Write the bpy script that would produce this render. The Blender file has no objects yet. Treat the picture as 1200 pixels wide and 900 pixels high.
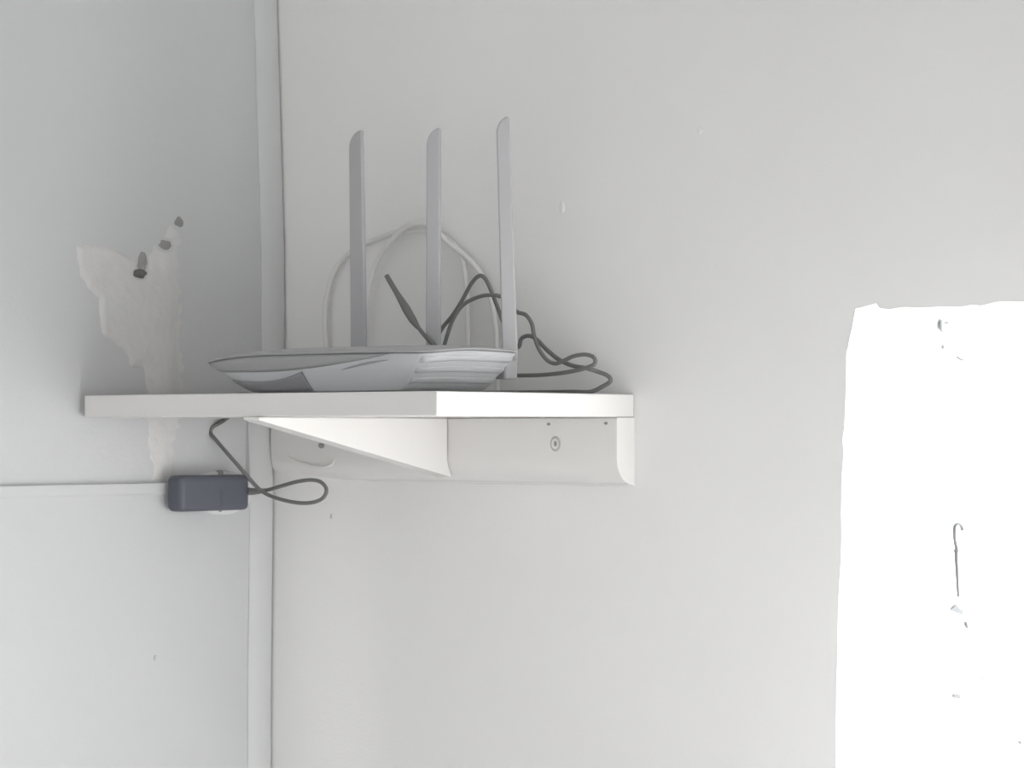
import bpy, bmesh, math, random
import numpy as np
from mathutils import Vector, noise
from mathutils.geometry import tessellate_polygon

random.seed(7)
scene = bpy.context.scene
COL = scene.collection

# ------------------------------------------------------------------ camera
TH = math.radians(40.19)                       # the camera looks back and to the left, into the corner
FPX = 3088.8                                   # focal length in pixels of a 1200 px wide frame
CAM = Vector((1.9248, -1.9112, 1.568))
HOR = 503.0                                    # image row of the horizon
FWD = Vector((-math.sin(TH), math.cos(TH), 0))
RGT = Vector((math.cos(TH), math.sin(TH), 0))
cd = bpy.data.cameras.new('camera')
cam = bpy.data.objects.new('camera', cd)
COL.objects.link(cam)
cam.location = CAM
cam.rotation_euler = (math.pi / 2, 0, TH)
cd.sensor_width = 36.0
cd.lens = 36.0 * FPX / 1200.0
cd.shift_y = (HOR - 450.0) / 1200.0
cd.clip_start = 0.05
scene.camera = cam

# ------------------------------------------------------------------ world, daylight, exposure
world = bpy.data.worlds.new('world')
scene.world = world
world.use_nodes = True
bg = world.node_tree.nodes['Background']
bg.inputs[0].default_value = (1.0, 1.0, 1.0, 1)
bg.inputs[1].default_value = 1.12


def area_light(name, loc, rot, sx, sy, power, colour):
    ld = bpy.data.lights.new(name, 'AREA')
    ld.shape = 'RECTANGLE'
    ld.size, ld.size_y = sx, sy
    ld.energy = power
    ld.color = colour
    o = bpy.data.objects.new(name, ld)
    o.location = loc
    o.rotation_euler = rot
    COL.objects.link(o)
    return o


WX0, WX1 = 0.66, 1.12          # window opening in the back wall
WZ0, WZ1 = 0.75, 1.68
WALL_T = 0.38
# the daylight that falls in through the window opening
area_light('window_daylight', ((WX0 + WX1) / 2, WALL_T + 0.10, (WZ0 + WZ1) / 2),
           (-math.pi / 2, 0, 0), 0.65, 1.1, 17, (0.86, 0.95, 1.0))
# low sun that slants through the window on to the right side of the deep opening
sd_ = bpy.data.lights.new('sun', 'SUN')
sd_.energy = 62
sd_.angle = math.radians(2)
sd_.color = (1.0, 0.99, 0.98)
sun = bpy.data.objects.new('sun', sd_)
COL.objects.link(sun)
sun.rotation_euler = Vector((0.54, -1.0, -0.15)).to_track_quat('-Z', 'Y').to_euler()

vs = scene.view_settings
vs.view_transform = 'Standard'
vs.look = 'None'
vs.exposure = -0.1
vs.gamma = 1.0
vs.use_curve_mapping = False
scene.cycles.use_denoising = True
scene.cycles.max_bounces = 10
scene.cycles.diffuse_bounces = 6


# ------------------------------------------------------------------ helpers
def P(u, v, axis, val):
    """point of a real plane (x, y or z = val) that was measured at photo pixel u, v"""
    d = FWD + RGT * ((u - 600.0) / FPX) + Vector((0, 0, 1)) * ((HOR - v) / FPX)
    k = 'xyz'.index(axis)
    return CAM + d * ((val - CAM[k]) / d[k])


def smooth(a, b, x):
    t = min(1.0, max(0.0, (x - a) / (b - a)))
    return t * t * (3 - 2 * t)


def lerp_tab(tab, x):
    if x <= tab[0][0]:
        return tab[0][1]
    for (a, fa), (b, fb) in zip(tab, tab[1:]):
        if x <= b:
            return fa + (fb - fa) * (x - a) / (b - a)
    return tab[-1][1]


MATS = {}


def mat(name, col, rough=0.5, bump=0.0, bscale=300.0, var=0.0, vscale=6.0, spec=0.5, col2=None, big=0.0, coat=0.0):
    m = bpy.data.materials.new(name)
    m.use_nodes = True
    nt = m.node_tree
    b = nt.nodes['Principled BSDF']
    b.inputs['Roughness'].default_value = rough
    b.inputs['Specular IOR Level'].default_value = spec
    b.inputs['Coat Weight'].default_value = coat
    b.inputs['Base Color'].default_value = (*col, 1)
    tc = nt.nodes.new('ShaderNodeTexCoord')
    if var > 0:
        n = nt.nodes.new('ShaderNodeTexNoise')
        n.inputs['Scale'].default_value = vscale
        n.inputs['Detail'].default_value = 5
        nt.links.new(tc.outputs['Object'], n.inputs['Vector'])
        r = nt.nodes.new('ShaderNodeValToRGB')
        r.color_ramp.elements[0].position = 0.35
        r.color_ramp.elements[1].position = 0.65
        c2 = col2 or tuple(c * (1 - var) for c in col)
        r.color_ramp.elements[0].color = (*c2, 1)
        r.color_ramp.elements[1].color = (*col, 1)
        nt.links.new(n.outputs['Fac'], r.inputs['Fac'])
        nt.links.new(r.outputs['Color'], b.inputs['Base Color'])
    prev = None
    if big > 0:
        n = nt.nodes.new('ShaderNodeTexNoise')
        n.inputs['Scale'].default_value = 14
        n.inputs['Detail'].default_value = 3
        nt.links.new(tc.outputs['Object'], n.inputs['Vector'])
        bp = nt.nodes.new('ShaderNodeBump')
        bp.inputs['Strength'].default_value = big
        bp.inputs['Distance'].default_value = 0.01
        nt.links.new(n.outputs['Fac'], bp.inputs['Height'])
        prev = bp
    if bump > 0:
        n = nt.nodes.new('ShaderNodeTexNoise')
        n.inputs['Scale'].default_value = bscale
        n.inputs['Detail'].default_value = 4
        nt.links.new(tc.outputs['Object'], n.inputs['Vector'])
        bp = nt.nodes.new('ShaderNodeBump')
        bp.inputs['Strength'].default_value = bump
        bp.inputs['Distance'].default_value = 0.002
        nt.links.new(n.outputs['Fac'], bp.inputs['Height'])
        if prev:
            nt.links.new(prev.outputs['Normal'], bp.inputs['Normal'])
        prev = bp
    if prev:
        nt.links.new(prev.outputs['Normal'], b.inputs['Normal'])
    MATS[name] = m
    return m


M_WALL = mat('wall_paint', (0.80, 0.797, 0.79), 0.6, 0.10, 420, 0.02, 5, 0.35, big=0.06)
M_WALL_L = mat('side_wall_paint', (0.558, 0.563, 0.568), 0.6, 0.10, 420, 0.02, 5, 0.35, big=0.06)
M_TRIM = mat('trim_paint', (0.585, 0.591, 0.592), 0.5, 0.05, 200, 0.02, 8)
M_PLASTER = mat('rough_plaster', (0.635, 0.634, 0.625), 0.85, 0.35, 160, 1.0, 14, 0.2, (0.61, 0.60, 0.59))
M_CAVITY = mat('cavity_shade_dark', (0.17, 0.17, 0.165), 0.95, 0.5, 200, 0.3, 40, 0.1)
M_CAVITY_PALE = mat('cavity_shade_pale', (0.37, 0.365, 0.36), 0.95, 0.5, 200, 0.25, 60, 0.1)
M_SHELF = mat('shelf_gloss_paint', (0.775, 0.76, 0.742), 0.22, 0.04, 120, 0.02, 10, 0.5)
M_SCREW = mat('screw_metal', (0.30, 0.29, 0.28), 0.45, 0.1, 400)
M_SCREW_PALE = mat('rim_shade_and_stub', (0.46, 0.455, 0.45), 0.5, 0.1, 400)
M_ROUTER = mat('router_shell', (0.42, 0.42, 0.425), 0.38, 0.02, 500, 0.02, 20)
M_ROUTER_SIDE = mat('router_side', (0.54, 0.55, 0.565), 0.35, 0.02, 500, 0.02, 20)
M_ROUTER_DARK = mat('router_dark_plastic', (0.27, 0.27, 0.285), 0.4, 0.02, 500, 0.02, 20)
M_ROUTER_BAND = mat('router_dark_band', (0.36, 0.36, 0.365), 0.35, 0.02, 500, 0.02, 20)  # on the front band this tone paints the shadow of the lip
M_ANT = mat('antenna_plastic', (0.44, 0.44, 0.45), 0.5, 0.02, 500, 0.02, 20)
M_BLACK = mat('black_cable_rubber', (0.17, 0.17, 0.168), 0.5, 0.02, 500, 0.05, 60)
M_WHITE_CABLE = mat('white_cable_plastic', (0.74, 0.735, 0.72), 0.4, 0.02, 500, 0.02, 60)
M_ADAPTER = mat('adapter_plastic', (0.098, 0.104, 0.132), 0.5, 0.04, 600, 0.05, 60)
M_SOCKET = mat('socket_plastic', (0.70, 0.70, 0.70), 0.4, 0.02, 300, 0.02, 30)
M_WIRE = mat('dull_wire', (0.08, 0.08, 0.08), 0.5, 0.05, 300)
M_FLOOR = mat('floor_concrete', (0.45, 0.44, 0.43), 0.7, 0.2, 60, 0.2, 4)
M_CEIL = mat('ceiling_paint', (0.80, 0.80, 0.79), 0.7, 0.1, 200, 0.02, 4)
M_FRAME = mat('window_frame_paint', (0.80, 0.80, 0.80), 0.4, 0.05, 100, 0.03, 12)
mg = bpy.data.materials.new('window_glass')
mg.use_nodes = True
nt = mg.node_tree
nt.nodes.remove(nt.nodes['Principled BSDF'])
t_ = nt.nodes.new('ShaderNodeBsdfTransparent')
g_ = nt.nodes.new('ShaderNodeBsdfGlossy')
g_.inputs['Roughness'].default_value = 0.02
mx = nt.nodes.new('ShaderNodeMixShader')
mx.inputs[0].default_value = 0.06
nt.links.new(t_.outputs[0], mx.inputs[1])
nt.links.new(g_.outputs[0], mx.inputs[2])
nt.links.new(mx.outputs[0], nt.nodes['Material Output'].inputs[0])


def link(name, verts, faces, m, parent=None, shade=True, bevel=0.0, seg=2, angle=35):
    me = bpy.data.meshes.new(name)
    me.from_pydata([tuple(v) for v in verts], [], faces)
    bm = bmesh.new()
    bm.from_mesh(me)
    bmesh.ops.recalc_face_normals(bm, faces=bm.faces)
    bm.to_mesh(me)
    bm.free()
    me.materials.append(m)
    o = bpy.data.objects.new(name, me)
    COL.objects.link(o)
    if parent:
        o.parent = parent
    if bevel > 0:
        md = o.modifiers.new('bevel', 'BEVEL')
        md.width = bevel
        md.segments = seg
        md.limit_method = 'ANGLE'
        md.angle_limit = math.radians(angle)
    if shade:
        me.polygons.foreach_set('use_smooth', [True] * len(me.polygons))
        try:
            me.set_sharp_from_angle(angle=math.radians(40))
        except Exception:
            pass
    return o


def tag(o, label=None, cat=None, group=None, kind=None):
    if label:
        o['label'] = label
    if cat:
        o['category'] = cat
    if group:
        o['group'] = group
    if kind:
        o['kind'] = kind
    return o


def thing(name, loc, label, cat, group=None):
    o = bpy.data.objects.new(name, None)
    o.empty_display_size = 0.02
    COL.objects.link(o)
    # the root stays at the origin of its parts' coordinates
    o['base'] = [round(c, 4) for c in loc]
    del o['base']
    return tag(o, label, cat, group)


def box(x0, x1, y0, y1, z0, z1):
    v = [(x0, y0, z0), (x1, y0, z0), (x1, y1, z0), (x0, y1, z0), (x0, y0, z1), (x1, y0, z1), (x1, y1, z1), (x0, y1, z1)]
    f = [(0, 3, 2, 1), (4, 5, 6, 7), (0, 1, 5, 4), (1, 2, 6, 5), (2, 3, 7, 6), (3, 0, 4, 7)]
    return v, f


def catmull(pts, per=8):
    pts = [Vector(p) for p in pts]
    q = [pts[0] * 2 - pts[1]] + pts + [pts[-1] * 2 - pts[-2]]
    out = []
    for i in range(1, len(q) - 2):
        a, b, c, d = q[i - 1], q[i], q[i + 1], q[i + 2]
        for k in range(per):
            t = k / per
            out.append(0.5 * ((2 * b) + (c - a) * t + (2 * a - 5 * b + 4 * c - d) * t * t + (3 * b - a - 3 * c + d) * t ** 3))
    out.append(pts[-1])
    return out


def tube(name, pts, r, m, parent=None, per=8, seg=10, radii=None):
    path = catmull(pts, per)
    n = len(path)
    verts, faces = [], []
    prev = None
    for i, p in enumerate(path):
        t = (path[min(i + 1, n - 1)] - path[max(i - 1, 0)]).normalized()
        if prev is None:
            up = Vector((0, 0, 1)) if abs(t.z) < 0.9 else Vector((1, 0, 0))
            a = t.cross(up).normalized()
        else:
            a = (prev - t * prev.dot(t)).normalized()
        prev = a
        b = t.cross(a)
        rr = r if radii is None else lerp_tab(radii, i / (n - 1))
        for k in range(seg):
            an = 2 * math.pi * k / seg
            verts.append(p + a * (rr * math.cos(an)) + b * (rr * math.sin(an)))
    for i in range(n - 1):
        for k in range(seg):
            k2 = (k + 1) % seg
            faces.append((i * seg + k, i * seg + k2, (i + 1) * seg + k2, (i + 1) * seg + k))
    faces.append(tuple(range(seg)))
    faces.append(tuple((n - 1) * seg + k for k in range(seg)))
    return link(name, verts, faces, m, parent)


def lathe(name, prof, origin, axis, m, parent=None, seg=20, squash=(1, 1)):
    """prof: list of (radius, height along axis); axis 'x','y' or 'z' with sign"""
    o = Vector(origin)
    ax = {'x': Vector((1, 0, 0)), 'y': Vector((0, 1, 0)), 'z': Vector((0, 0, 1)), '-y': Vector((0, -1, 0))}[axis]
    a = Vector((0, 0, 1)) if axis != 'z' else Vector((1, 0, 0))
    b = ax.cross(a)
    verts, faces = [], []
    for r, h in prof:
        for k in range(seg):
            an = 2 * math.pi * k / seg
            verts.append(o + ax * h + a * (r * squash[0] * math.cos(an)) + b * (r * squash[1] * math.sin(an)))
    for i in range(len(prof) - 1):
        for k in range(seg):
            k2 = (k + 1) % seg
            faces.append((i * seg + k, i * seg + k2, (i + 1) * seg + k2, (i + 1) * seg + k))
    faces.append(tuple(range(seg)))
    faces.append(tuple((len(prof) - 1) * seg + k for k in range(seg)))
    return link(name, verts, faces, m, parent)


def frange(a, b, n):
    return [a + (b - a) * i / (n - 1) for i in range(n)]


# ------------------------------------------------------------------ the setting
Z_CEIL = 2.45
Z_SHELF = 1.600
LEDGE_Z = P(150, 566, 'x', 0.0).z


def corner_dx(z):          # the left wall is not plumb
    return lerp_tab([(1.30, -0.003), (1.56, 0.001), (1.62, 0.003), (1.75, 0.002), (1.85, -0.002), (1.99, -0.008), (2.4, -0.02)], z)


BULGE_Z0 = P(330, 566, 'y', -0.015).z


def bulge(x, z):           # the plaster of the back wall swells towards the corner below the shelf
    d = 0.020 * (1 - smooth(1.578, 1.598, z))
    return d * (1 - smooth(0.02, 0.15, x))


# left wall: a lower part that stands proud under a chamfered ledge
ys = [0.02 - i * 0.05 for i in range(0, 53)]
zs = sorted(set([0.0, 0.3, 0.6, 0.9] + [1.1 + 0.02 * i for i in range(67)] + [LEDGE_Z - 0.0126, LEDGE_Z - 0.0115, LEDGE_Z - 0.0105, LEDGE_Z - 0.0095, LEDGE_Z - 0.0006, LEDGE_Z - 0.0004, LEDGE_Z + 0.001, LEDGE_Z + 0.0012] + [Z_CEIL]))
LEDGE_D = 0.006


def left_x(y, z):
    if z < LEDGE_Z - 0.0125:
        d = LEDGE_D
    elif z < LEDGE_Z - 0.0005:
        d = LEDGE_D + 0.002 * smooth(LEDGE_Z - 0.0125, LEDGE_Z - 0.0095, z)
    elif z < LEDGE_Z + 0.0011:
        d = 0.0
    else:
        d = 0.0
    return corner_dx(z) + d + 0.0012 * noise.noise(Vector((0, y * 4, z * 4)))


v, f = [], []
for z in zs:
    for y in ys:
        v.append((left_x(y, z), y, z))
nY = len(ys)
for i in range(len(zs) - 1):
    for j in range(nY - 1):
        f.append((i * nY + j, i * nY + j + 1, (i + 1) * nY + j + 1, (i + 1) * nY + j))
base = len(v)
for z in (0.0, Z_CEIL):
    for y in (ys[0], ys[-1]):
        v.append((-0.15, y, z))
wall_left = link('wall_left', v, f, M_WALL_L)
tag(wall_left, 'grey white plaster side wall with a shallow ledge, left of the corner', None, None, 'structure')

# back wall with the ragged window opening
edge_px = [(1003, 362), (1001, 372), (999, 384), (996, 396), (994, 407), (992, 414), (992, 440), (991, 470), (990, 500), (987.5, 515),
           (989, 530), (987, 556), (986, 600), (986.5, 632), (985.5, 660), (983, 700), (982, 740), (981.5, 776), (980.5, 800), (980, 850), (980, 905)]
left_edge = [P(a, b, 'y', 0.0) for a, b in edge_px]
left_edge = [(p.x, p.z) for p in left_edge]
xl, zl_ = left_edge[-1]
while zl_ - 0.03 > WZ0 + 0.01:
    zl_ -= 0.03
    left_edge.append((xl + random.uniform(-0.002, 0.002), zl_))
top_px = [(1012, 360), (1017, 358.5), (1027, 355.5), (1030, 361), (1042, 363), (1052, 361), (1062, 360), (1075, 361), (1088, 360.5), (1105, 359.5), (1125, 360),
          (1138, 357.5), (1150, 358.5), (1160, 356), (1168, 354), (1185, 353.5), (1198, 354)]
top_edge = [P(a, b, 'y', 0.0) for a, b in top_px]
top_edge = [(p.x, p.z) for p in top_edge]
xt, zt = top_edge[-1]
while xt + 0.03 < WX1 - 0.01:
    xt += 0.03
    top_edge.append((xt, zt + random.uniform(-0.0025, 0.0025)))
right_edge = [(WX1 + random.uniform(-0.003, 0.003), z) for z in frange(zt, WZ0 + 0.01, 28)]
bottom_edge = [(x, WZ0 + random.uniform(-0.002, 0.002)) for x in frange(WX1 - 0.03, left_edge[-1][0] + 0.02, 30)]
loop = left_edge[::-1] + top_edge + right_edge + bottom_edge      # clockwise round the opening
XG = 0.36
X_END = 2.8
outer = [(XG, 0.0), (X_END, 0.0), (X_END, Z_CEIL)] + [(XG, z) for z in (Z_CEIL,)]
v = [(x, 0.0, z) for x, z in outer] + [(x, 0.0, z) for x, z in loop]
tri = tessellate_polygon([[Vector((x, z, 0)) for x, z in outer], [Vector((x, z, 0)) for x, z in loop]])
f = [tuple(t) for t in tri]
no, nl = len(outer), len(loop)
cx = sum(p[0] for p in loop) / nl
cz = sum(p[1] for p in loop) / nl
prev_ring = list(range(no, no + nl))
depths = [0.003, 0.008, 0.02, 0.05, 0.09, 0.14, 0.20, 0.26, 0.32, WALL_T]
for di, dy in enumerate(depths):
    ring = []
    for k, (x, z) in enumerate(loop):
        nrm = 0.0012 * min(1, dy / 0.008) * (1 + 2.5 * noise.noise(Vector((x * 25, dy * 18, z * 25))))
        # opening grows a touch inside its ragged lip
        a = (loop[(k - 1) % nl][0] + 2 * x + loop[(k + 1) % nl][0]) / 4
        b = (loop[(k - 1) % nl][1] + 2 * z + loop[(k + 1) % nl][1]) / 4
        w = min(1.0, dy / 0.02)
        x2, z2 = x + (a - x) * w, z + (b - z) * w
        sx = -1 if abs(x2 - WX0) < 0.06 and z2 < WZ1 else 0
        x2 += sx * nrm
        ring.append(len(v))
        v.append((x2, dy, z2))
    for k in range(nl):
        k2 = (k + 1) % nl
        f.append((prev_ring[k], prev_ring[k2], ring[k2], ring[k]))
    prev_ring = ring
# the swelling strip next to the corner
xs = frange(-0.02, XG, 26)
zrows = sorted(set(frange(0.0, 1.35, 10) + frange(1.35, 1.65, 90) + frange(1.65, Z_CEIL, 10)))
s0 = len(v)
for z in zrows:
    for x in xs:
        v.append((x, -bulge(max(0, x), z), z))
nX = len(xs)
for i in range(len(zrows) - 1):
    for j in range(nX - 1):
        f.append((s0 + i * nX + j, s0 + i * nX + j + 1, s0 + (i + 1) * nX + j + 1, s0 + (i + 1) * nX + j))
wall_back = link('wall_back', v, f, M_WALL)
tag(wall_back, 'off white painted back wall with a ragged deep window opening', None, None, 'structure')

# floor and ceiling
fl = link('floor', *box(-0.02, X_END, -2.6, 0.02, -0.06, 0.0), M_FLOOR)
tag(fl, 'grey concrete floor of the room', None, None, 'structure')
ce = link('ceiling', *box(-0.02, X_END, -2.6, 0.02, Z_CEIL, Z_CEIL + 0.06), M_CEIL)
tag(ce, 'white painted ceiling of the room', None, None, 'structure')

# rounded strip that covers the corner of the two walls
sec = [(-0.012, -0.031), (0.0010, -0.0305), (0.0035, -0.027), (0.0052, -0.020), (0.0060, -0.012), (0.0062, -0.0045), (0.0050, -0.0022), (-0.012, -0.0022)]
zz = sorted(set(frange(0.01, 1.30, 12) + frange(1.30, 2.0, 120) + [2.2, Z_CEIL - 0.01]))
v, f = [], []
for z in zz:
    for x, y in sec:
        xx = corner_dx(z) + LEDGE_D * (1 - smooth(LEDGE_Z - 0.02, LEDGE_Z + 0.10, z))
        v.append((xx + x, y - bulge(0, z) + 0.0002, z))
ns = len(sec)
for i in range(len(zz) - 1):
    for k in range(ns):
        k2 = (k + 1) % ns
        f.append((i * ns + k, i * ns + k2, (i + 1) * ns + k2, (i + 1) * ns + k))
trim = link('trim_1', v, f, M_TRIM)
tag(trim, 'thin white rounded strip running up the corner of the walls', None, None, 'structure')

# window set deep in the opening, out to the right
win = thing('window_1', (WX0, WALL_T, WZ0), 'white framed window set deep in the ragged opening', None)
win['kind'] = 'structure'
wy0, wy1 = WALL_T - 0.045, WALL_T + 0.01
fw = 0.05
for nm, a in (('window_frame', (WX0 - 0.005, WX0 + 0.02, wy0, wy1, WZ0, WZ1)), ('window_frame', (WX1 - fw, WX1 + 0.01, wy0, wy1, WZ0, WZ1)),
              ('window_frame', (WX0 + 0.02, WX1 - fw, wy0, wy1, WZ1 - fw, WZ1 + 0.02)), ('window_frame', (WX0 + 0.02, WX1 - fw, wy0, wy1, WZ0 - 0.01, WZ0 + fw)),
              ('mullion', ((WX0 + WX1) / 2 - 0.02, (WX0 + WX1) / 2 + 0.02, wy0, wy1, WZ0 + fw, WZ1 - fw))):
    link(nm, *box(*a), M_FRAME, win, bevel=0.004)
mxm = (WX0 + WX1) / 2
link('pane', *box(WX0 + 0.02, mxm - 0.02, WALL_T - 0.02, WALL_T - 0.016, WZ0 + fw, WZ1 - fw), mg, win)
link('pane', *box(mxm + 0.02, WX1 - fw, WALL_T - 0.02, WALL_T - 0.016, WZ0 + fw, WZ1 - fw), mg, win)


# added leaf out of view, square to the wall, bounces sun on to the shelf
sh = link('bounce_leaf', *box(WX1 + 0.045, WX1 + 0.070, -0.460, -0.012, WZ0 + 0.005, WZ1 - 0.005), M_FRAME, win, bevel=0.003)
for za, zb_ in ((WZ0 + 0.06, (WZ0 + WZ1) / 2 - 0.03), ((WZ0 + WZ1) / 2 + 0.03, WZ1 - 0.06)):
    link('bounce_leaf_panel', *box(WX1 + 0.041, WX1 + 0.047, -0.405, -0.065, za, zb_), M_FRAME, sh, bevel=0.003)

# little lumps and marks on the walls
def lump(name, c, r, axis, m, parent, sq=(1, 1), h=0.4):
    return lathe(name, [(r, -0.0005), (r * 0.9, r * h * 0.5), (r * 0.6, r * h * 0.85), (r * 0.15, r * h)], c, axis, m, parent, 12, sq)


lump('plaster_lump', P(659, 243, 'y', 0.0), 0.0040, '-y', M_WALL, wall_back, (1.4, 0.8), 0.35)
lump('plaster_lump', P(820, 153, 'y', 0.0), 0.0030, '-y', M_WALL, wall_back, (1.2, 1), 0.3)
lump('nail_stub', P(388, 605, 'y', -bulge(0.05, 1.49)), 0.0015, '-y', M_SCREW_PALE, wall_back, (1.8, 0.7), 0.7)
lump('plaster_lump', P(183, 771, 'x', left_x(-0.16, 1.39)), 0.0026, 'x', M_WALL_L, wall_left, (1, 1), 0.35)

# ------------------------------------------------------------------ broken plaster patch on the left wall
out_px = [(88, 287), (105, 285), (132, 289), (146, 298), (157, 300), (160, 292), (172, 292), (178, 284), (185, 278), (189, 263), (198, 254), (214, 254), (216, 268),
          (213, 300), (216, 345), (216, 400), (217, 470), (215, 492), (209, 520), (207, 566), (175, 566), (176, 545), (170, 520), (168, 488), (166, 455), (164, 433), (150, 431),
          (144, 415), (130, 402), (117, 394), (114, 380), (112, 362), (113, 350), (100, 338), (90, 322), (87, 305)]
poly = np.array([[P(a, b, 'x', 0.0).y, P(a, b, 'x', 0.0).z] for a, b in out_px])
STEP = 0.0016
gy = np.arange(poly[:, 0].min() - 0.002, poly[:, 0].max() + 0.002, STEP)
gz = np.arange(poly[:, 1].min() - 0.002, poly[:, 1].max() + 0.002, STEP)
GY, GZ = np.meshgrid(gy, gz)
ins = np.zeros(GY.shape, bool)
dist = np.full(GY.shape, 9.0)
n = len(poly)
for i in range(n):
    a, b = poly[i], poly[(i + 1) % n]
    cond = ((a[1] > GZ) != (b[1] > GZ))
    with np.errstate(divide='ignore', invalid='ignore'):
        xi = (b[0] - a[0]) * (GZ - a[1]) / (b[1] - a[1]) + a[0]
    ins ^= cond & (GY < xi)
    ab = b - a
    t = np.clip(((GY - a[0]) * ab[0] + (GZ - a[1]) * ab[1]) / (ab @ ab), 0, 1)
    dist = np.minimum(dist, np.hypot(GY - a[0] - t * ab[0], GZ - a[1] - t * ab[1]))
sd = np.where(ins, dist, -dist)
cav_px = [(162.5, 321, 7.5, 6.5), (165, 308, 6.5, 15), (192, 287, 8, 7), (209, 261, 6, 8)]
cav = [(P(a, b, 'x', 0.0), ru / 780.0, rv / 1190.0) for a, b, ru, rv in cav_px]
verts, faces, idx = [], [], {}
for i in range(GY.shape[0]):
    for j in range(GY.shape[1]):
        y, z, s = GY[i, j], GZ[i, j], sd[i, j]
        if s < -0.003:
            continue
        s2 = s + 0.0025 * noise.noise(Vector((y * 90, z * 90, 3)))
        soft = 0.006 + 0.026 * smooth(-0.215, -0.135, y)          # right flank is feathered into the wall, the left one is broken off
        h = 0.0036 * smooth(0.0, soft, s2) * (0.85 + 0.4 * noise.noise(Vector((y * 22, z * 16, 0)))) + 0.0006 * noise.noise(Vector((y * 120, z * 120, 1)))
        for c, ry, rz in cav:
            q = ((y - c.y) / ry) ** 2 + ((z - c.z) / rz) ** 2
            if q < 2.2:
                h -= 0.006 * (1 - smooth(0.5, 1.5, q))
        if s2 <= 0:
            h = -0.0015
        idx[i, j] = len(verts)
        verts.append((left_x(y, z) + h - 0.0004 if z > LEDGE_Z else corner_dx(z) + max(0, LEDGE_D * 0.4) + h, y, z))
for (i, j), k in idx.items():
    if (i + 1, j) in idx and (i, j + 1) in idx and (i + 1, j + 1) in idx:
        faces.append((k, idx[i, j + 1], idx[i + 1, j + 1], idx[i + 1, j]))
patch = thing('plaster_patch', (0, -0.2, LEDGE_Z), 'rough cream plaster patch with broken edges and dark holes on the left wall', 'plaster patch')
link('plaster_fill', verts, faces, M_PLASTER, patch)
for c, ry, rz in cav:  # discs that put the shade inside the holes into colour
    vv, ff = [], []
    R, S = 5, 18
    vv.append((left_x(c.y, c.z) + (0.0022 if c is cav[0][0] else 0.0014), c.y, c.z))
    for r in range(1, R + 1):
        for s in range(S):
            a = 2 * math.pi * s / S
            k = r / R * (0.88 + 0.30 * noise.noise(Vector((math.cos(a) * 1.3, math.sin(a) * 1.3, c.z * 40))))
            y, z = c.y + ry * k * math.cos(a), c.z + rz * k * math.sin(a)
            vv.append((left_x(y, z) + (0.0022 if c is cav[0][0] else 0.0014) - 0.002 * (r / R) ** 3 + 0.0008 * noise.noise(Vector((y * 200, z * 200, 0))), y, z))
    for s in range(S):
        s2 = (s + 1) % S
        ff.append((0, 1 + s, 1 + s2))
        for r in range(R - 1):
            ff.append((1 + r * S + s, 1 + (r + 1) * S + s, 1 + (r + 1) * S + s2, 1 + r * S + s2))
    link('cavity_shade', vv, ff, M_CAVITY if c is cav[0][0] else M_CAVITY_PALE, patch)

# ------------------------------------------------------------------ the shelf
L, D, T = 0.4572, 0.2710, 0.0210
Z0 = Z_SHELF - T
shelf = thing('wall_shelf', (0.2, -0.01, Z0), 'glossy white painted wooden shelf in the corner with a triangular bracket and rounded cleat', 'shelf')
link('shelf_board', *box(0.0105, L, -D, -0.001, Z0, Z_SHELF), M_SHELF, shelf, bevel=0.0012, seg=2)

CT = 0.0262                                             # cleat thickness
CZ = P(742, 570, 'y', -0.002).z                         # cleat underside
prof = [(0.0, Z0 - 0.0004), (-CT + 0.0008, Z0 - 0.0004), (-CT, Z0 - 0.0012)]
for k in range(9):                                      # rounded lower front edge
    a = math.pi / 2 * k / 8
    prof.append((-CT + 0.0235 * (1 - math.cos(a)), CZ + 0.026 - 0.0245 * math.sin(a)))
prof += [(-0.0015, CZ + 0.0006), (0.0, CZ)]
XC0, XC1 = 0.012, L - 0.0005
v = [(XC0, y, z) for y, z in prof] + [(XC1, y, z) for y, z in prof]
k_ = len(prof)
f = [(i, (i + 1) % k_, k_ + (i + 1) % k_, k_ + i) for i in range(k_)] + [tuple(range(k_)), tuple(range(k_, 2 * k_))]
cleat = link('wall_cleat', v, f, M_SHELF, shelf)


def screw(u, v_, r, nm='screw', ring=True):
    p = P(u, v_, 'y', -CT)
    o = lathe(nm, [(r, -0.001), (r, 0.0005), (r * 0.85, 0.0009), (r * 0.8, 0.0006)], p, '-y', M_SCREW_PALE if ring else M_SCREW, cleat, 20, (1.25, 1.0) if ring else (1, 1.4))  # with ring: grey rim is the countersink shadow put into colour
    if ring:
        lathe('screw_filler', [(r * 0.72, 0.0), (r * 0.7, 0.0011), (r * 0.4, 0.0014)], p, '-y', M_SHELF, cleat, 16, (1.25, 1.0))
        lathe('screw_slot', [(r * 0.30, 0.0), (r * 0.30, 0.0016), (r * 0.2, 0.0018)], p + Vector((0.001, 0, 0)), '-y', M_SCREW, cleat, 12, (1.5, 1))
    return o


screw(651, 520, 0.0058)
screw(643, 497, 0.0014, 'nail_head', False)
screw(710, 496, 0.0014, 'nail_head', False)
screw(377, 522, 0.0030, 'nail_head', False)
dr = [P(a, b, 'y', -CT) for a, b in ((337, 534), (350, 541), (365, 546), (379, 547.5), (388, 545), (392, 539))]
tube('curved_ridge', dr, 0.0016, M_SHELF, cleat, radii=[(0, 0.0006), (0.3, 0.0015), (0.8, 0.0018), (1, 0.0006)])  # thin curved ridge on the cleat front, same paint as the shelf

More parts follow.
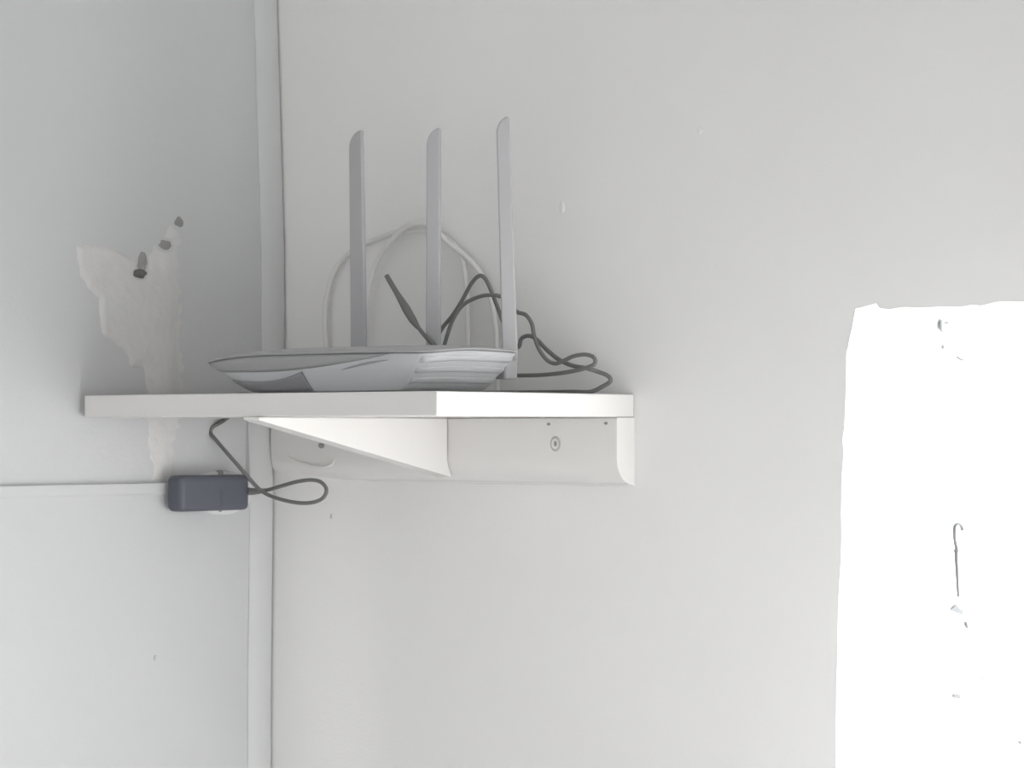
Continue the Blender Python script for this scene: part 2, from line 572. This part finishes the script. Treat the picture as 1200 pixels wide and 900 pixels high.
# triangular bracket: its back edge is cut to the rounded cleat
gx = P(525, 500, 'y', -CT).x
gt = 0.0200
gy0 = P(303, 488, 'x', gx).y
zb = P(532, 559, 'x', gx).z
back = [(y - 0.0006, z) for y, z in prof[2:12] if z > zb]
pts = [(gy0, Z0 - 0.0004), (gy0 + 0.001, Z0 - 0.003)] + [(back[-1][0] - 0.001, zb)] + back[::-1] + [(-CT - 0.0006, Z0 - 0.0004)]
v = [(gx, y, z) for y, z in pts] + [(gx - gt, y, z) for y, z in pts]
k_ = len(pts)
f = [(i, (i + 1) % k_, k_ + (i + 1) % k_, k_ + i) for i in range(k_)] + [tuple(range(k_)), tuple(range(k_, 2 * k_))]
link('bracket', v, f, M_SHELF, shelf, bevel=0.0012)

# ------------------------------------------------------------------ the router
RX0, RX1, RY0, RY1 = 0.128, 0.414, -0.237, -0.100
rcx, rcy = (RX0 + RX1) / 2, (RY0 + RY1) / 2
ra, rb = (RX1 - RX0) / 2, (RY1 - RY0) / 2
router = thing('router', (rcx, rcy, Z_SHELF), 'grey wireless router with three upright antennas standing on the white shelf', 'router')


def router_top(xn, yn):
    return 0.0430 - 0.0050 * max(0.0, -yn) ** 2 - 0.0020 * max(0.0, yn) ** 2 - 0.0085 * max(0.0, -xn) ** 4 - 0.0022 * max(0.0, xn) ** 4


NEXP = 9.0


def side(t, k, off=0.0):
    """point of the flared flank: t = plan angle, k = 0 at the foot, 1 at the rim"""
    c, s = math.cos(t), math.sin(t)
    xn = math.copysign(abs(c) ** (2 / NEXP), c)
    yn = math.copysign(abs(s) ** (2 / NEXP), s)
    q = k ** 0.85
    bx0, bx1, by0, by1 = RX0 + 0.056, RX1 - 0.036, RY0 + 0.012, RY1 - 0.010       # foot print
    X0, X1 = bx0 + (RX0 - bx0) * q, bx1 + (RX1 - bx1) * q
    Y0, Y1 = by0 + (RY0 - by0) * q, by1 + (RY1 - by1) * q
    x = (X0 + X1) / 2 + xn * ((X1 - X0) / 2 + off)
    y = (Y0 + Y1) / 2 + yn * ((Y1 - Y0) / 2 + off)
    z = Z_SHELF + 0.002 + k * (router_top(xn, yn) - 0.004)
    return Vector((x, y, z))


def t_front(xn):
    return 1.5 * math.pi + math.asin(math.copysign(abs(xn) ** (NEXP / 2), xn))


def t_right(yn):
    return 2 * math.pi + math.asin(math.copysign(abs(yn) ** (NEXP / 2), yn))


q_ = frange(-0.985, 0.985, 31)
ts = sorted([t_front(x) for x in q_] + [t_front(x) - math.pi for x in q_] + [t_right(y) % (2 * math.pi) for y in q_] + [math.pi + math.asin(math.copysign(abs(y) ** (NEXP / 2), y)) for y in q_])
ts = [a for a, b in zip(ts, ts[1:] + [ts[0] + 2 * math.pi]) if b - a > 1e-9]
NT = len(ts)


# flared lower shell
ks = [0, 0.12, 0.3, 0.5, 0.7, 0.86, 0.94]
v, f = [], []
for k in ks:
    for t in ts:
        v.append(side(t, k))
for i in range(len(ks) - 1):
    for j in range(NT):
        j2 = (j + 1) % NT
        f.append((i * NT + j, i * NT + j2, (i + 1) * NT + j2, (i + 1) * NT + j))
f.append(tuple(range(NT)))
body = link('lower_shell', v, f, M_ROUTER_SIDE, router)
# foot plate
v, f = [], []
for z_, o_ in ((Z_SHELF, -0.003), (Z_SHELF + 0.0022, 0.0)):
    for t in ts:
        p = side(t, 0.0, o_)
        v.append((p.x, p.y, z_))
for j in range(NT):
    j2 = (j + 1) % NT
    f.append((j, j2, NT + j2, NT + j))
f += [tuple(range(NT)), tuple(range(NT, 2 * NT))]
link('foot_plate', v, f, M_ROUTER_DARK, router)
# seam recess between lower shell and cover
v, f = [], []
for k, o_ in ((0.93, -0.0012), (0.975, -0.0012)):
    for t in ts:
        v.append(side(t, k, o_))
for j in range(NT):
    j2 = (j + 1) % NT
    f.append((j, j2, NT + j2, NT + j))
link('seam', v, f, M_ROUTER_DARK, router)
# domed cover
v, f = [], []
rings = [(0.968, 0.0, 1.0), (1.0, 0.0006, 1.0), (None, 0, 0.97), (None, 0, 0.85), (None, 0, 0.65), (None, 0, 0.4), (None, 0, 0.15)]
for k, o_, sc in rings:
    for t in ts:
        c, s = math.cos(t), math.sin(t)
        xn = math.copysign(abs(c) ** (2 / NEXP), c) * sc
        yn = math.copysign(abs(s) ** (2 / NEXP), s) * sc
        if k is not None:
            v.append(side(t, k, o_))
        else:
            v.append(Vector((rcx + ra * xn, rcy + rb * yn, Z_SHELF + router_top(xn, yn) - 0.0012 * max(0, (sc - 0.9)) * 10)))
for i in range(len(rings) - 1):
    for j in range(NT):
        j2 = (j + 1) % NT
        f.append((i * NT + j, i * NT + j2, (i + 1) * NT + j2, (i + 1) * NT + j))
f.append(tuple((len(rings) - 1) * NT + j for j in range(NT)))
link('top_cover', v, f, M_ROUTER, router)


def skin(name, tf, a0, a1, klo, khi, m, off, n=40, rows=5, parent=router):
    """a proud panel on the flank between two curves klo(w), khi(w), w = 0..1 along it"""
    v, f = [], []
    for i in range(n + 1):
        w = i / n
        t = tf(a0 + (a1 - a0) * w)
        a, b = klo(w), khi(w)
        for r in range(rows + 1):
            e = r / rows
            o_ = off * (0.15 + 0.85 * math.sin(math.pi * min(1, max(0, e))) ** 0.5)
            v.append(side(t, a + (b - a) * e, o_))
    for i in range(n):
        for r in range(rows):
            q = i * (rows + 1) + r
            f.append((q, q + 1, q + rows + 2, q + rows + 1))
    o = link(name, v, f, m, parent)
    md = o.modifiers.new('solid', 'SOLIDIFY')
    md.thickness = 0.0008
    md.offset = -1
    return o


# lens shaped band that paints the lip's shadow, and a darker panel below
PI = math.pi
skin('lip_shade_band', t_front, -0.995, 0.70, lambda w: 0.93 - 0.40 * math.sin(PI * min(1, (0.08 + 0.92 * w) ** 0.7)) ** 0.8, lambda w: 0.94, M_ROUTER_BAND, 0.0014)
skin('lower_dark_panel', t_front, -0.985, -0.12, lambda w: 0.02, lambda w: 0.42 - 0.62 * w + 0.72 * w * w, M_ROUTER_DARK, 0.0008)
skin('crease', t_front, 0.28, 0.70, lambda w: 0.55 + 0.24 * w - 0.02, lambda w: 0.55 + 0.24 * w + 0.045 * math.sin(PI * w), M_ROUTER_BAND, 0.0006)
# ribs of the side vent
for k in (0.16, 0.42, 0.68):
    skin('vent_rib', t_right, -0.90, 0.93, lambda w, k=k: k + 0.02, lambda w, k=k: k + 0.16, M_ROUTER_SIDE, 0.0010, 30, 6)


# antennas: flat tapered blades with a slanted, rounded top, each on a hinge
def antenna(ub, vb, ut, vt, wb, wt, turn, y0=-0.088):
    pb, pt = P(ub, vb, 'y', y0), P(ut, vt, 'y', y0)
    sx = 1 / (1188 * math.cos(TH - math.radians(turn)))
    wb, wt = wb * sx, wt * sx
    H = pt.z - pb.z
    an = []
    rows = [(h, 1.0, 0.0) for h in frange(0, H - 0.016, 10)]
    v, f = [], []
    outline = []                                         # (x, z) polygon of the blade: up the left, over the top, down the right
    lean = pt.x - pb.x
    for h in frange(0, H - 0.017, 8):
        w = wb + (wt - wb) * h / H
        outline.append((pb.x + lean * h / H - w / 2, pb.z + h))
    for a in frange(0, 1, 7)[1:]:                        # the slanted shoulder
        outline.append((pb.x + lean - wt / 2 + wt * (1 - math.cos(a * PI / 2)) * 0.95, pb.z + H - 0.017 + 0.017 * math.sin(a * PI / 2)))
    for h in frange(H - 0.002, 0, 8):
        w = wb + (wt - wb) * h / H
        outline.append((pb.x + lean * h / H + w / 2, pb.z + h))
    k = len(outline)
    th = 0.0045
    v = [(x, y0 - th / 2, z) for x, z in outline] + [(x, y0 + th / 2, z) for x, z in outline]
    f = [tuple(range(k)), tuple(range(k, 2 * k))] + [(i, (i + 1) % k, k + (i + 1) % k, k + i) for i in range(k)]
    ca, sa = math.cos(math.radians(turn)), math.sin(math.radians(turn))      # each blade is turned a little on its hinge
    mx_ = (pb.x + pt.x) / 2
    v = [(mx_ + (x - mx_) * ca - (y - y0) * sa, y0 + (x - mx_) * sa + (y - y0) * ca, z) for x, y, z in v]
    o = link('antenna', v, f, M_ANT, router, bevel=0.0016, seg=3, angle=50)
    zt_ = pb.z
    link('hinge', *box(pb.x - wb * 0.47, pb.x + wb * 0.47, y0 - 0.0135, y0 + 0.004, zt_ - 0.016, zt_ + 0.002), M_ANT, o, bevel=0.002)
    return o


antenna(421, 425, 417.5, 153, 17.5, 15.5, -4)
antenna(508, 425, 508.5, 150, 16, 15.5, 18)
antenna(597, 424, 590, 137, 17, 14, 38)

# ------------------------------------------------------------------ cables
YB = -0.046


def path(px, y):
    return [P(a, b, 'y', y + (c[0] if c else 0)) for a, b, *c in px]


lead = thing('black_lead', (0.4, -0.05, Z_SHELF), 'dark thin lead with a thick raised plug end, bent over the router between antennas', 'cable')
pts = path([(454, 325, -0.0505), (468, 348, -0.0505), (484, 375, -0.0505), (500, 396, -0.0505), (511, 406, -0.0475), (516, 409, -0.036), (520, 406, -0.024), (524, 393, -0.018), (530, 376, -0.010),
            (540, 360, -0.005), (553, 351), (570, 346), (588, 348), (600, 360), (607, 366), (616, 369), (623, 379), (626, 393), (631, 408), (640, 421), (650, 426), (660, 423),
            (672, 417.5), (686, 415.5), (696, 419), (697, 426), (690, 430), (676, 434), (655, 437.5), (632, 439.5), (609, 440), (596, 440)], YB)
tube('cord', pts, 0.0019, M_BLACK, lead)
tube('plug', path([(453, 323, -0.0505), (460, 335, -0.0505), (472, 355, -0.0505), (482, 372, -0.0505), (490, 384, -0.0505)], YB), 0.003, M_BLACK, lead, radii=[(0, 0.0024), (0.35, 0.0027), (0.6, 0.0042), (0.8, 0.0038), (1, 0.0022)])

cable2 = thing('black_cable', (0.4, -0.05, Z_SHELF), 'dark cable arched behind the middle antenna and trailing over the shelf end', 'cable')
pts = path([(514, 392), (520, 382), (530, 370), (541, 353), (552, 333), (561, 323.5), (568, 326), (576, 342), (586, 368), (594, 390), (601, 406), (608, 406), (611, 397), (619, 393.5), (628, 397), (641, 410),
            (656, 422), (671, 428.5), (687, 431.5), (702, 436, 0.006), (713, 441, 0.008), (715, 447, 0.008), (706, 453, 0.006), (692, 460, 0.0), (670, 463, -0.005), (640, 464, -0.005), (600, 465, -0.006), (560, 466, -0.006)], YB + 0.012)
pts = [Vector((p.x, p.y, max(p.z, Z_SHELF + 0.0021))) for p in pts]
tube('cord', pts, 0.0020, M_BLACK, cable2)

wc = thing('white_cable', (0.15, -0.01, Z_SHELF), 'white network cable coiled in tall loops against the wall behind the antennas', 'cable')
YW = -0.008
pts = path([(389, 462), (384, 420), (381, 385), (382, 355), (390, 322), (403, 303), (420, 290), (445, 279), (470, 271.5), (500, 271), (520, 277), (540, 298), (546, 330), (548, 375), (548, 420), (540, 462)], YW)
pts += path([(500, 470, 0.002), (440, 440, -0.001), (425, 390, -0.004), (431, 345, -0.005), (441, 308, -0.005), (455, 286, -0.006), (470, 270, -0.006), (487, 262, -0.006), (505, 265, -0.006), (525, 284, -0.005), (548, 302, -0.002), (566, 325, 0), (577, 358, 0), (582, 400, 0), (583, 462, 0)], YW)
pts = [Vector((p.x, p.y, max(p.z, Z_SHELF + 0.0028))) for p in pts]
tube('cord', pts, 0.0026, M_WHITE_CABLE, wc)

# ------------------------------------------------------------------ socket and power adapter on the left wall
XS = LEDGE_D
socket = thing('wall_socket', (0, -0.1, 1.49), 'small white oval wall socket behind the dark adapter', 'socket')
sc_ = P(263, 578, 'x', 0.010)
lathe('socket_plate', [(1.0, -0.006), (1.0, 0.004), (0.93, 0.0085), (0.75, 0.0105), (0.3, 0.011)], (0.0, sc_.y, sc_.z), 'x', M_SOCKET, socket, 40, (0.0225, 0.044))
for a, b in ((258, 554.5), (257, 596.5)):
    p = P(a, b, 'x', 0.0085)
    lathe('screw', [(0.0032, -0.003), (0.0032, 0.0016), (0.0015, 0.0024)], (0.0085, p.y, p.z), 'x', M_SCREW, socket, 14)

adapter = thing('power_adapter', (0.02, -0.15, 1.49), 'dark slate power adapter plugged in sideways below the shelf with a looped cord', 'adapter')
xa0, xa1 = 0.0118, 0.0340
ya0 = P(194.5, 577, 'x', xa0).y
ya1 = P(293.5, 577, 'x', xa1).y
za0 = P(245, 599, 'x', xa1).z
za1 = P(245, 557, 'x', xa1).z
link('adapter_body', *box(xa0, xa1, ya0, ya1, za0, za1), M_ADAPTER, adapter, bevel=0.0055, seg=4)
xm = (xa0 + xa1) / 2
ym = ya1
link('seam_rib', *box(xa1 - 0.0006, xa1 + 0.0004, (ya0 + ya1) / 2 + 0.006, (ya0 + ya1) / 2 + 0.0068, za0 + 0.004, za1 - 0.014), M_ADAPTER, adapter)
A = lambda u, v_, y: P(u, v_, 'y', y)
st = A(293, 575.5, ym)
tube('strain_relief', [A(289, 575.5, ym - 0.004), A(294, 576, ym + 0.001), A(304, 575.5, ym + 0.004), A(311, 574.5, ym + 0.005)], 0.003, M_BLACK, adapter, radii=[(0, 0.0042), (0.4, 0.0036), (1, 0.0020)])
pts = [A(300, 576, ym + 0.004), A(312, 574.5, ym + 0.005), A(330, 569.5, ym + 0.005), A(348, 564.5, ym + 0.004), A(364, 562.5, ym + 0.003), A(376, 565, ym + 0.002), A(382.5, 573.5, ym + 0.001), A(379, 583, ym),
       A(368, 588.5, ym - 0.001), A(352, 589.5, ym - 0.002), A(334, 586.5, ym - 0.003), A(318, 581.5, ym - 0.003), A(306, 575, ym - 0.004), A(295, 564, ym - 0.006), A(283, 550, ym - 0.014), A(268, 533, ym - 0.021), A(253, 515.5, ym - 0.024), A(247, 507.5, ym - 0.024),
       A(249, 501, ym - 0.022), A(257, 496, ym - 0.014), A(264, 491.5, ym - 0.006)]
top = pts[-1]
pts += [Vector((0.0068, top.y + 0.004, Z0 + 0.004)), Vector((0.0070, top.y + 0.006, Z_SHELF - 0.002)), Vector((0.012, top.y + 0.012, Z_SHELF + 0.0028)), Vector((0.04, top.y + 0.02, Z_SHELF + 0.0022)), Vector((0.10, -0.05, Z_SHELF + 0.0022)), Vector((0.2, -0.06, Z_SHELF + 0.0022))]
tube('cord', pts, 0.0019, M_BLACK, adapter)

# ------------------------------------------------------------------ hook and chips on the bright window reveal
XR = left_edge[8][0]
REV = sorted((z, x) for x, z in left_edge)


def R(u, v_, off=0.004):
    z = P(u, v_, 'x', XR).z
    return P(u, v_, 'x', lerp_tab(REV, z) + off)


hook = thing('wire_hook', (XR, 0.1, 1.4), 'thin grey wire hook hanging on the bright window reveal', 'hook')
tube('wire', [R(1128, 621), R(1126, 616), R(1122.5, 614), R(1119, 617), R(1118.5, 627), R(1119.5, 636), R(1121, 643), R(1120.5, 648)], 0.0015, M_WIRE, hook)
tube('shank', [R(1120.5, 644), R(1121, 660), R(1122, 680), R(1123, 699)], 0.0013, M_WIRE, hook, radii=[(0, 0.0024), (0.1, 0.0018), (1, 0.0012)])


def chip(pts):
    c = [R(a, b, -0.004) for a, b in pts]
    c2 = [R(a, b, 0.0025) for a, b in pts]
    k = len(c)
    return link('plaster_chip', [*c, *c2], [tuple(range(k)), tuple(range(k, 2 * k))] + [(i, (i + 1) % k, k + (i + 1) % k, k + i) for i in range(k)], M_WIRE, wall_back, shade=False)


chip([(1114, 715), (1121, 708), (1125, 714), (1129, 715), (1129, 721), (1121, 718)])
chip([(1132, 728), (1134, 729), (1135, 738), (1133, 736)])
chip([(1102, 375), (1104, 374.5), (1104, 387), (1106, 391), (1103, 389), (1101, 386)])
chip([(1107, 379), (1112, 377), (1112, 379), (1108, 380)])
chip([(1104.5, 409), (1106, 404), (1106.5, 409)])
chip([(1122, 417), (1126, 420), (1131, 422.5), (1128, 423), (1123, 421)])
chip([(1117, 813), (1126, 814), (1126, 819), (1118, 818)])
chip([(1128, 821), (1131, 825), (1129, 824)])
chip([(1151, 793), (1153, 794), (1152, 796)])
chip([(1195, 868), (1198, 870), (1196, 873)])
